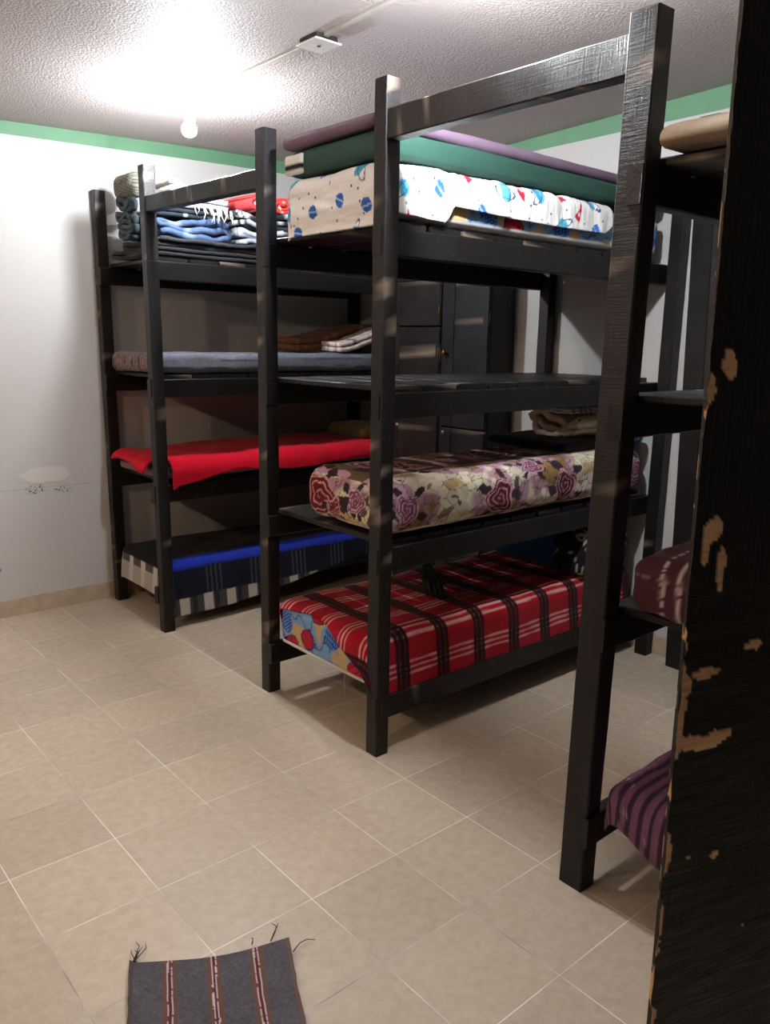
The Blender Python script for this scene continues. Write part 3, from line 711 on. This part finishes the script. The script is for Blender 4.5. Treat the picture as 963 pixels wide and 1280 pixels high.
W = roundbox((2.30, .185, 1.108), (2.43, .285, 1.235), .045, .014, lambda u, v, f, p: put(base_col(len(u), C(22, 62, 84), p, .3, 20), fbm(p, 30, 4) > .58, C(52, 120, 150)), .012, 14, 4)
o = build('cushion', W, 'cloth', None, (2.36, .235, 1.108)); tag(o, 'small teal bundle at head of floral mattress beside the post', 'cushion')
# head end of the red plaid bed
def tilt(D, piv, ang):
    V = D[0] - piv; c, s = math.cos(ang), math.sin(ang); V = np.stack([V[:, 0] * c + V[:, 2] * s, V[:, 1], -V[:, 0] * s + V[:, 2] * c], 1); return (V + piv, D[1], D[2], D[3])
W = tilt(roundbox((2.0, .36, .50), (2.11, .86, .80), .05, .02, flat(C(38, 78, 124), .15, 7), .012, 6, 3, .0), np.array([2.05, .6, .5]), .5)
o = build('pillow', W, 'cloth', None, (2.08, .6, .5)); tag(o, 'dark blue pillow leaning at the head of red plaid blanket', 'pillow')
W = roundbox((1.98, .20, .485), (2.42, .40, .72), .07, .012, lambda u, v, f, p: put(base_col(len(u), C(24, 24, 26), p, .2, 20), np.abs(fbm(p, 9, 6, 2) - .5) < .025, C(168, 164, 156)), .014, 8, 6)
o = build('bedding_bundle', W, 'fleece', None, (2.26, .27, .49)); tag(o, 'black bundle with pale swirls next to the dark blue pillow', 'bedding')
t = thing('tassel', 'dark green yarn tassel hanging onto the red plaid blanket', 'tassel', (1.2, .47, .82))
rs = np.random.RandomState(4); T = []
for k in range(60):
    a = rs.uniform(0, 2 * PI); r = rs.uniform(0, .035); dx, dy = r * math.cos(a), r * math.sin(a); zt_ = .655 - rs.uniform(0, .02); zb = .495 + rs.uniform(0, .02)
    T.append(tube_data([(1.2 + dx * .4, .47 + dy * .4, zt_), (1.2 + dx * .9, .47 + dy, zt_ - .04), (1.215 + dx * 1.2, .46 + dy * 1.2, (zt_ + zb) / 2), (1.23 + dx * 1.4, .45 + dy * 1.4, zb)], .0032, 5))
build('yarn', join_data(T), 'green_yarn', t)
build('cord', tube_data([(1.2, .47, .862), (1.2, .47, .75), (1.2, .47, .64)], .005, 6), 'white_yarn', t)

# ------------------------------------------------------------------ left bunk: contents
def grey_knit(u, v, f, p):
    n = len(u); P = uv3(u, v); c = base_col(n, C(104, 106, 116), P, .35, 160, 1); c = c * (.8 + .4 * fbm(P, 10, 2))[:, None]
    w = (fbm(P, 3, 4) - .5) * .03
    for q in (1.985, 2.03, 2.10, 2.3, 2.5): c = put(c, line(v + w, q, .0035), C(44, 46, 56), .8)
    foot = f == 0
    hatch = foot & (((p[:, 1] + .02 * fbm(p, 20, 3)) / .02 % 1) < .5) & (vn(p * np.array([1, 1, .3]), 60, 8) > .35)
    c = put(c, foot, C(66, 56, 56), .8); c = put(c, hatch, C(150, 122, 112), .9)
    return c
W = roundbox((.685, 2.065, 1.424), (2.43, 2.655, 1.535), .04, .011, grey_knit, .010, 6, 21)
o = build('mattress', W, 'fleece', None, (1.55, 2.36, 1.424)); tag(o, 'grey woven blanket-covered mattress with dark lines on third tier of left bunk', 'mattress')
def brown_plaid(u, w): 
    c = base_col(len(u), C(120, 74, 52), uv3(u, w), .2, 20, 1); c = put(c, ((w / .05) % 1) < .25, C(78, 44, 34), .7); return put(c, ((u / .06) % 1) < .2, C(160, 112, 84), .6)
def white_plaid(u, w):
    c = base_col(len(u), C(208, 192, 186), uv3(u, w), .08, 20, 1); c = put(c, np.abs((w / .08) % 1 - .5) < .05, C(40, 40, 48), .9); c = put(c, np.abs((w / .08) % 1 - .5) < .2, C(150, 132, 130), .35); c = put(c, np.abs((u / .09) % 1 - .5) < .05, C(40, 40, 48), .9); return put(c, np.abs((u / .09) % 1 - .1) < .1, C(176, 150, 146), .6)
def hump(a0, a1, z, h, th, lay):
    P = []
    for k in range(lay):
        n = 20; r = [(a0 + (a1 - a0) * q / n, z + th * (k + .5) + h * math.sin(PI * .55 * q / n) * (q / n)) for q in range(n + 1)]
        P += r if k % 2 == 0 else r[::-1]
    return P
D = ribbon(hump(1.76, 2.42, 1.545, .11, .042, 2), .038, 2.30, 2.62, 22, fy, brown_plaid, .012, 31)
o = build('folded_blanket', D, 'fleece', None, (2.1, 2.46, 1.545)); tag(o, 'brown plaid folded blanket at the head of grey mattress', 'blanket')
D = ribbon(hump(1.93, 2.43, 1.545, .13, .032, 2), .028, 2.08, 2.27, 22, fy, white_plaid, .010, 34)
o = build('folded_blanket', D, 'fleece', None, (2.18, 2.17, 1.545)); tag(o, 'white plaid folded blanket with thin black lines beside the brown plaid one', 'blanket')

def red_plain(u, v, *a): return base_col(len(u), C(196, 8, 38), uv3(u, v), .14, 8, 2)
W = roundbox((.685, 2.05, .85), (2.43, 2.62, .905), .025, .02, flat(C(122, 100, 98), .12, 8), .008, 6, 23)
o = build('mattress', W, 'cloth', None, (1.55, 2.33, .85)); tag(o, 'thin mauve-grey mattress under the plain red blanket', 'mattress')
def u_r2(V): return .672 - .012 * np.sin(7 * V) + .075 * sst(2.17, 2.10, V), np.full_like(V, 2.36)
def hem_r2(U, V, t): return V + (1 - sst(0, .3, t)) * (.034 * sst(.8, 1.15, U) + .012 * np.sin(U * 7) - .03 * sst(.80, .70, U))
D = drape((.685, 2.05, .85), (2.43, 2.62, .905), .025, u_r2, (1.985, 2.60), 170, 80, red_plain, .018, .040, 3.2, 16, .05, hem_r2)
o = solid(build('blanket', D, 'fleece', None, (1.5, 2.3, .91)), .012); tag(o, 'plain bright red blanket on second tier of left bunk', 'blanket')
W = roundbox((2.17, 2.14, .975), (2.42, 2.54, 1.05), .04, .02, flat(C(118, 104, 66), .25, 10), .008, 6, 24, .02)
o = build('pillow', W, 'cloth', None, (2.25, 2.32, .985)); tag(o, 'mustard yellow pillow at head of plain red blanket', 'pillow')

W = roundbox((.70, 2.06, .272), (2.43, 2.63, .345), .03, .02, flat(C(60, 60, 64), .2, 12), .008, 6, 25)
o = build('mattress', W, 'cloth', None, (1.55, 2.33, .272)); tag(o, 'thin dark mattress under black and blue plaid blanket of left bunk', 'mattress')
def blue_plaid(u, v, *a):
    n = len(u); P = uv3(u, v); e = 2.06 - v + (fbm(P, 5, 3) - .5) * .02
    c = base_col(n, C(20, 21, 26), P, .2, 12, 1)
    c = put(c, sst(-.075, -.06, e) * sst(.02, .005, e), C(34, 54, 168))
    side = sst(.01, .02, e) * sst(.17, .165, e); c = put(c, side, C(24, 28, 44))
    g = (u / .30) % 1
    for q in (.1, .2, .3, .4): c = put(c, side * line(g, q, .02), C(74, 84, 94), .7)
    hemm = sst(.165, .17, e); c = put(c, hemm, C(74, 72, 74)); chk = hemm * (((u / .15) % 1) < .4); c = put(c, chk, C(196, 190, 180)); c = put(c, hemm * (((u / .15 + .5) % 1) < .2), C(34, 36, 48), .8)
    c = put(c, (u < .69) & (v > 2.1), C(86, 80, 80), .9); c = put(c, (u < .69) & (np.abs((v / .16) % 1 - .5) < .18), C(206, 200, 190), .9); c = put(c, (u < .655) , C(190, 184, 176), .7)
    return c
def u_b(V): return .70 - .155 + .05 * sst(2.0, 1.9, V) + 0 * V, np.full_like(V, 2.40)
def hem_b(U, V, t): return V + (1 - sst(0, .42, t)) * (.135 * sst(.95, 2.2, U))
D = drape((.70, 2.06, .272), (2.43, 2.63, .345), .03, u_b, (1.795, 2.66), 300, 150, blue_plaid, .008, .014, 4, 19, .10, hem_b)
t = thing('blanket', 'black and bright blue plaid blanket with checked hem on lowest tier of left bunk', 'blanket', (1.5, 2.3, .35))
solid(build('cloth', D, 'fleece', t), .006)
T = []
for k in range(16):
    y = 2.14 + .4 * rs.rand(); L = rs.uniform(.03, .07); x = .678 - .004 * rs.rand()
    T.append(tube_data([(x, y, .245), (x - .006, y + rs.uniform(-.01, .01), .245 - L / 2), (x - .003, y + rs.uniform(-.02, .02), .245 - L)], .002, 5))
build('fringe', join_data(T), 'white_yarn', t)

# pile on the top tier
PG = 'folded blankets piled on the left bunk'
def fold(name, label, x0, x1, y0, y1, z0, th, lay, colf, mat='fleece', disp=.008, seed=0, axis='x', slack=.02):
    random.seed(seed); wv_ = .016 if th > .026 else .005
    if axis == 'x': D = ribbon(serp(y0, y1, z0, th, lay, 16, slack, wv_), th * .86, x0, x1, 24, fx, colf, disp, seed, .02)
    else: D = ribbon(serp(x0, x1, z0, th, lay, 16, slack, wv_), th * .86, y0, y1, 24, fy, colf, disp, seed, .02)
    o = build(name, D, mat, None, ((x0 + x1) / 2, (y0 + y1) / 2, z0)); return tag(o, label, 'blanket', PG)
fc = lambda c, var=.15, sc=14, seed=0: (lambda u, w: base_col(len(u), c, uv3(u, w), var, sc, seed))
fold('folded_blanket', 'long black folded blanket lowest in the pile, directly on the slats', .70, 1.75, 2.085, 2.60, 2.036, .022, 2, fc(C(38, 39, 42)), seed=1)
fold('folded_blanket', 'charcoal folded blanket second from the bottom, under the blue quilt', .755, 1.70, 2.075, 2.58, 2.084, .024, 2, fc(C(48, 50, 54)), seed=2, disp=.012)
def denim(u, w): c = base_col(len(u), C(66, 82, 114), uv3(u, w), .3, 16, 3); return put(c, fbm(uv3(u, w), 10, 5) > .6, C(120, 138, 166), .6)
fold('folded_quilt', 'rumpled denim-blue folded quilt in the middle of the left pile', .745, 1.19, 2.10, 2.55, 2.137, .034, 3, denim, seed=3, disp=.018, axis='y')
def darkpat(u, w):
    c = base_col(len(u), C(34, 38, 46), uv3(u, w), .2, 20); return put(c, np.abs(fbm(uv3(u, w), 16, 6, 2) - .5) < .03, C(150, 160, 166), .9)
fold('folded_blanket', 'thin dark folded blanket with pale swirls between blue quilt and grey fleece', .745, 1.17, 2.09, 2.52, 2.245, .02, 2, darkpat, seed=4, disp=.01)
fold('folded_blanket', 'light grey fleece folded blanket with white fringe above the blue quilt', .86, 1.17, 2.07, 2.50, 2.290, .03, 2, fc(C(168, 168, 172), .1), seed=5, disp=.012)
T = []
for k in range(26):
    x = .93 + .24 * rs.rand(); L = rs.uniform(.03, .08); T.append(tube_data([(x, 2.062, 2.30), (x + rs.uniform(-.01, .01), 2.052, 2.30 - L / 2), (x + rs.uniform(-.02, .02), 2.056, 2.30 - L)], .0025, 5))
o = COL.objects[-1]; b_ = [q for q in COL.objects if q.get('label', '').startswith('light grey fleece')][0]
build('fringe', join_data(T), 'white_yarn', b_)
fold('folded_blanket', 'white folded blanket on top of the left pile', .80, 1.15, 2.10, 2.50, 2.355, .036, 2, fc(C(226, 224, 220), .05), seed=6, disp=.012, axis='y')
def olive(u, w): c = base_col(len(u), C(120, 118, 104), uv3(u, w), .1, 20); return put(c, ((w / .03) % 1) < .35, C(52, 52, 46), .85)
def stripe_s(u, w): c = base_col(len(u), C(150, 148, 134), uv3(u, w), .1, 20); return put(c, ((u / .034) % 1) < .35, C(58, 58, 52), .9)
D = ribbon(spiral(2.505, 2.425, .012, .055, 2.6, .85), .013, .72, .80, 8, fx, stripe_s, .003, 8)
D = ribbon([(2.36 + .17 * q / 20, 2.372 + .10 * (q / 20) ** 2 + .0 * q) for q in range(21)], .06, .715, .79, 8, fx, stripe_s, .004, 8)
rr_ = roundbox((.70, 2.30, 2.352), (.795, 2.55, 2.485), .045, .008, lambda u, v, f, p: put(base_col(len(u), C(118, 116, 104), p, .1, 20), (((p[:, 2] * 1.0 + .35 * np.abs(p[:, 1] - 2.45)) / .019) % 1) < .38, C(56, 56, 50), .9), .008, 9, 3)
fold('folded_blanket', 'dark teal folded blanket under the striped roll at the wall side of the pile', .70, .742, 2.30, 2.52, 2.137, .027, 8, fc(C(58, 72, 78), .4, 30), seed=12, disp=.012)
o = build('rolled_blanket', rr_, 'fleece', None, (.75, 2.42, 2.352)); tag(o, 'olive and black striped rolled blanket at the left end of the pile', 'blanket', PG)
# second pile, towards the wall end
def greywhite(u, w): c = base_col(len(u), C(150, 156, 166), uv3(u, w), .2, 30); return put(c, fbm(uv3(u, w), 24, 5, 2) > .56, C(210, 212, 216), .7)
fold('folded_blanket', 'mottled grey and white folded blanket at the bottom of the right pile', 1.24, 1.70, 2.09, 2.50, 2.137, .03, 3, greywhite, seed=7, disp=.012, axis='y')
def bw(u, w): c = base_col(len(u), C(40, 42, 50), uv3(u, w)); return put(c, np.abs(fbm(uv3(u, w), 26, 7, 2) - .5) < .05, C(196, 198, 204), .9)
fold('folded_blanket', 'black and white patterned folded blanket under the red roll', 1.22, 1.72, 2.085, 2.48, 2.234, .028, 3, bw, seed=8, disp=.010, axis='y')
def redroll(u, w): c = base_col(len(u), C(206, 62, 62), uv3(u, w), .12, 16); return put(c, np.abs(((u) / .12) % 1 - .5) < .08, C(232, 186, 176), .8)
t1 = ribbon(spiral(1.36, 2.372, .012, .075, 2.4, .55), .017, 2.08, 2.46, 18, fy, redroll, .006, 9)
o = build('rolled_blanket', t1, 'fleece', None, (1.36, 2.27, 2.33)); tag(o, 'red rolled blanket with pale edges on top of the right pile, left one', 'blanket', PG)
t1 = ribbon(spiral(1.535, 2.372, .012, .075, 2.4, .55), .017, 2.10, 2.46, 18, fy, redroll, .006, 14)
o = build('rolled_blanket', t1, 'fleece', None, (1.535, 2.27, 2.33)); tag(o, 'red rolled blanket mostly hidden behind the middle bunk post', 'blanket', PG)

# ------------------------------------------------------------------ right bunk: contents
def purple(u, v, *a):
    n = len(u); P = uv3(u, v); c = base_col(n, C(122, 82, 108), P, .35, 120, 1); w = (fbm(P, 6, 2) - .5) * .01
    c = put(c, (((v + w) / .035) % 1) < .42, C(40, 28, 50), .85); return put(c, (vn(P, 260, 4) > .9), C(190, 160, 180), .6)
W = roundbox((.69, -1.52, .273), (2.43, -.862, .345), .035, .02, flat(C(70, 60, 70)), .005, 6, 27)
o = build('mattress', W, 'cloth', None, (1.55, -1.19, .273)); tag(o, 'mattress under the purple striped blanket of right bunk', 'mattress')
def u_p(V): return .69 - .075 - .055 * sst(-.9, -1.05, V), np.full_like(V, 2.4)
D = drape((.69, -1.52, .273), (2.43, -.862, .345), .035, u_p, (-1.60, -.79), 130, 150, purple, .006, .012, 6, 29, .05)
t = thing('blanket', 'purple and dark striped woven blanket hanging off lowest tier of right bunk', 'blanket', (1.5, -1.2, .35)); solid(build('cloth', D, 'fleece', t), .006)
def maroon(u, v, f, p):
    n = len(u); P = uv3(u, v); c = base_col(n, C(74, 38, 48), P, .25, 40, 1); w = (fbm(P, 5, 2) - .5) * .02
    for q in (-.965, -1.015, -1.06, -1.2, -1.3): c = put(c, line(v + w, q, .006) * (vn(P, 90, 5) > .35), C(196, 178, 172), .85)
    for q in (.62, .9): c = put(c, line(u + w, q, .005) * (vn(P, 90, 7) > .4), C(150, 130, 128), .5)
    return c
W = roundbox((.675, -1.53, .892), (2.43, -.852, 1.065), .06, .010, maroon, .022, 7, 31)
o = build('mattress', W, 'fleece', None, (1.55, -1.19, .892)); tag(o, 'mattress wrapped in maroon blanket with white stripes on right bunk', 'mattress')
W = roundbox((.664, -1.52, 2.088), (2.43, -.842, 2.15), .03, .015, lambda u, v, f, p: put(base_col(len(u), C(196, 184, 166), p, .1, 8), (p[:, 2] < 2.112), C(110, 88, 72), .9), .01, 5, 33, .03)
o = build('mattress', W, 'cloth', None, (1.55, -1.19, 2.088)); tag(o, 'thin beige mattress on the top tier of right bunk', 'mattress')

# ------------------------------------------------------------------ rug on the floor
TL, TR = np.array([-.521, -.235]), np.array([-.149, -.425]); DL, DR = np.array([-.43, -.9]), np.array([-.43, -.9])
nu, nv = 260, 150
s, q = np.meshgrid(np.linspace(0, 1, nu), np.linspace(0, 1, nv), indexing='ij'); s, q = s.ravel(), q.ravel()
top_ = TL + np.outer(q, TR - TL); L = .85
sag = (-.028 * np.sin(PI * q)) * (1 - s) ** 3
XY = top_ + np.outer(s * L, np.array([-.43, -.90])) + np.outer(-sag, np.array([-.43, -.90]))
XY += np.outer((fbm(uv3(s * 3, q * 0), 3, 4) - .5) * .02 * (q - .5) * 2, np.array([.9, -.43]))
z = .010 + .008 * fbm(uv3(s * L, q * .42), 6, 2) + .006 * (q < .02) 
P = uv3(s * L, q * .42); col = base_col(len(s), C(80, 78, 84), P, .5, 220, 2) * (.85 + .3 * fbm(P, 14, 5))[:, None]
for c_ in (.245, .51, .775):
    d = np.abs(q - c_ + .004 * np.sin(s * 9)) * .42
    col = put(col, sst(.021, .014, d), C(100, 72, 60)); col = put(col, sst(.0085, .0065, d), C(104, 56, 62)); col = put(col, (np.abs(d - .0052) < .0017) & (vn(P, 130, 3) > .3), C(196, 184, 182)); col = put(col, d < .0015, C(66, 28, 36))
col = put(col, (q > .975), C(112, 78, 66), .7); col = put(col, (q < .02), C(84, 66, 60), .7)
t = thing('rug', 'dark grey woven rug with brown and white stripes on the tiled floor', 'rug', (-.5, -.7, 0))
o = mesh_obj('cloth', np.stack([XY[:, 0], XY[:, 1], z], 1), grid_faces(nu, nv), 'fleece', t, col=col, uv=np.stack([s, q], 1)); solid(o, .007, -1)
def strand(p, d, L, h=.004): 
    p = np.array([*p, .012]); d = np.array([*d, 0.]); d /= np.linalg.norm(d); n = np.array([-d[1], d[0], 0]) * .012 * random.uniform(-1, 1)
    build('fringe_strand', tube_data([p, p + d * L * .4 + n + (0, 0, h), p + d * L * .75 + n * 1.2, p + d * L + (0, 0, -.005)], .0016, 5, .0009), 'yarn', t)
random.seed(8)
for a in ((.75, 1.), (.55, .9), (.35, 1.05), (.9, .75), (1.1, .8)): strand(TL + .015 * np.array([.9, -.43]) * random.random() + (0, -.006), (a[0] - .15, a[1]), random.uniform(.05, .085))
for a in ((.62, .9), (.9, .8)): strand(TR - .05 * np.array([.9, -.43]), a, random.uniform(.07, .09))
strand(TR + (-.02, -.05), (1., .05), .075); strand(TR - .1 * np.array([.9, -.43]), (.5, 1), .03)

# ------------------------------------------------------------------ camera
f, yaw, pitch, roll = 1001.2424903108332, 0.8589182143851245, 0.21019309024130509, 0.016745846243587638
cw = np.array([-1.2079446895825363, -2.026370043268656, 1.6169314285614877])
fwd = np.array([math.cos(yaw) * math.cos(pitch), math.sin(yaw) * math.cos(pitch), -math.sin(pitch)])
right = np.array([math.sin(yaw), -math.cos(yaw), 0]); up = np.cross(right, fwd)
r2 = math.cos(roll) * right + math.sin(roll) * up; u2 = -math.sin(roll) * right + math.cos(roll) * up
cam = bpy.data.cameras.new('camera'); co = bpy.data.objects.new('camera', cam); COL.objects.link(co)
cam.sensor_fit = 'HORIZONTAL'; cam.sensor_width = 36; cam.lens = 36 * f / 963; cam.clip_start = .02
mw = Matrix.Identity(4)
for i in range(3):
    mw[i][0], mw[i][1], mw[i][2], mw[i][3] = r2[i], u2[i], -fwd[i], cw[i]
co.matrix_world = mw; S.camera = co

# ------------------------------------------------------------------ clean up, world, view
for o in COL.objects:
    if '_o' in o: del o['_o']
w = bpy.data.worlds.new('world'); S.world = w; w.use_nodes = True; w.node_tree.nodes['Background'].inputs[0].default_value = (.02, .02, .022, 1)
vs = S.view_settings; vs.view_transform = 'Standard'; vs.look = 'None'; vs.gamma = 1; vs.use_curve_mapping = False; vs.exposure = 1.36
S.cycles.use_denoising = True; S.cycles.max_bounces = 8; S.cycles.diffuse_bounces = 5; S.cycles.sample_clamp_indirect = 6
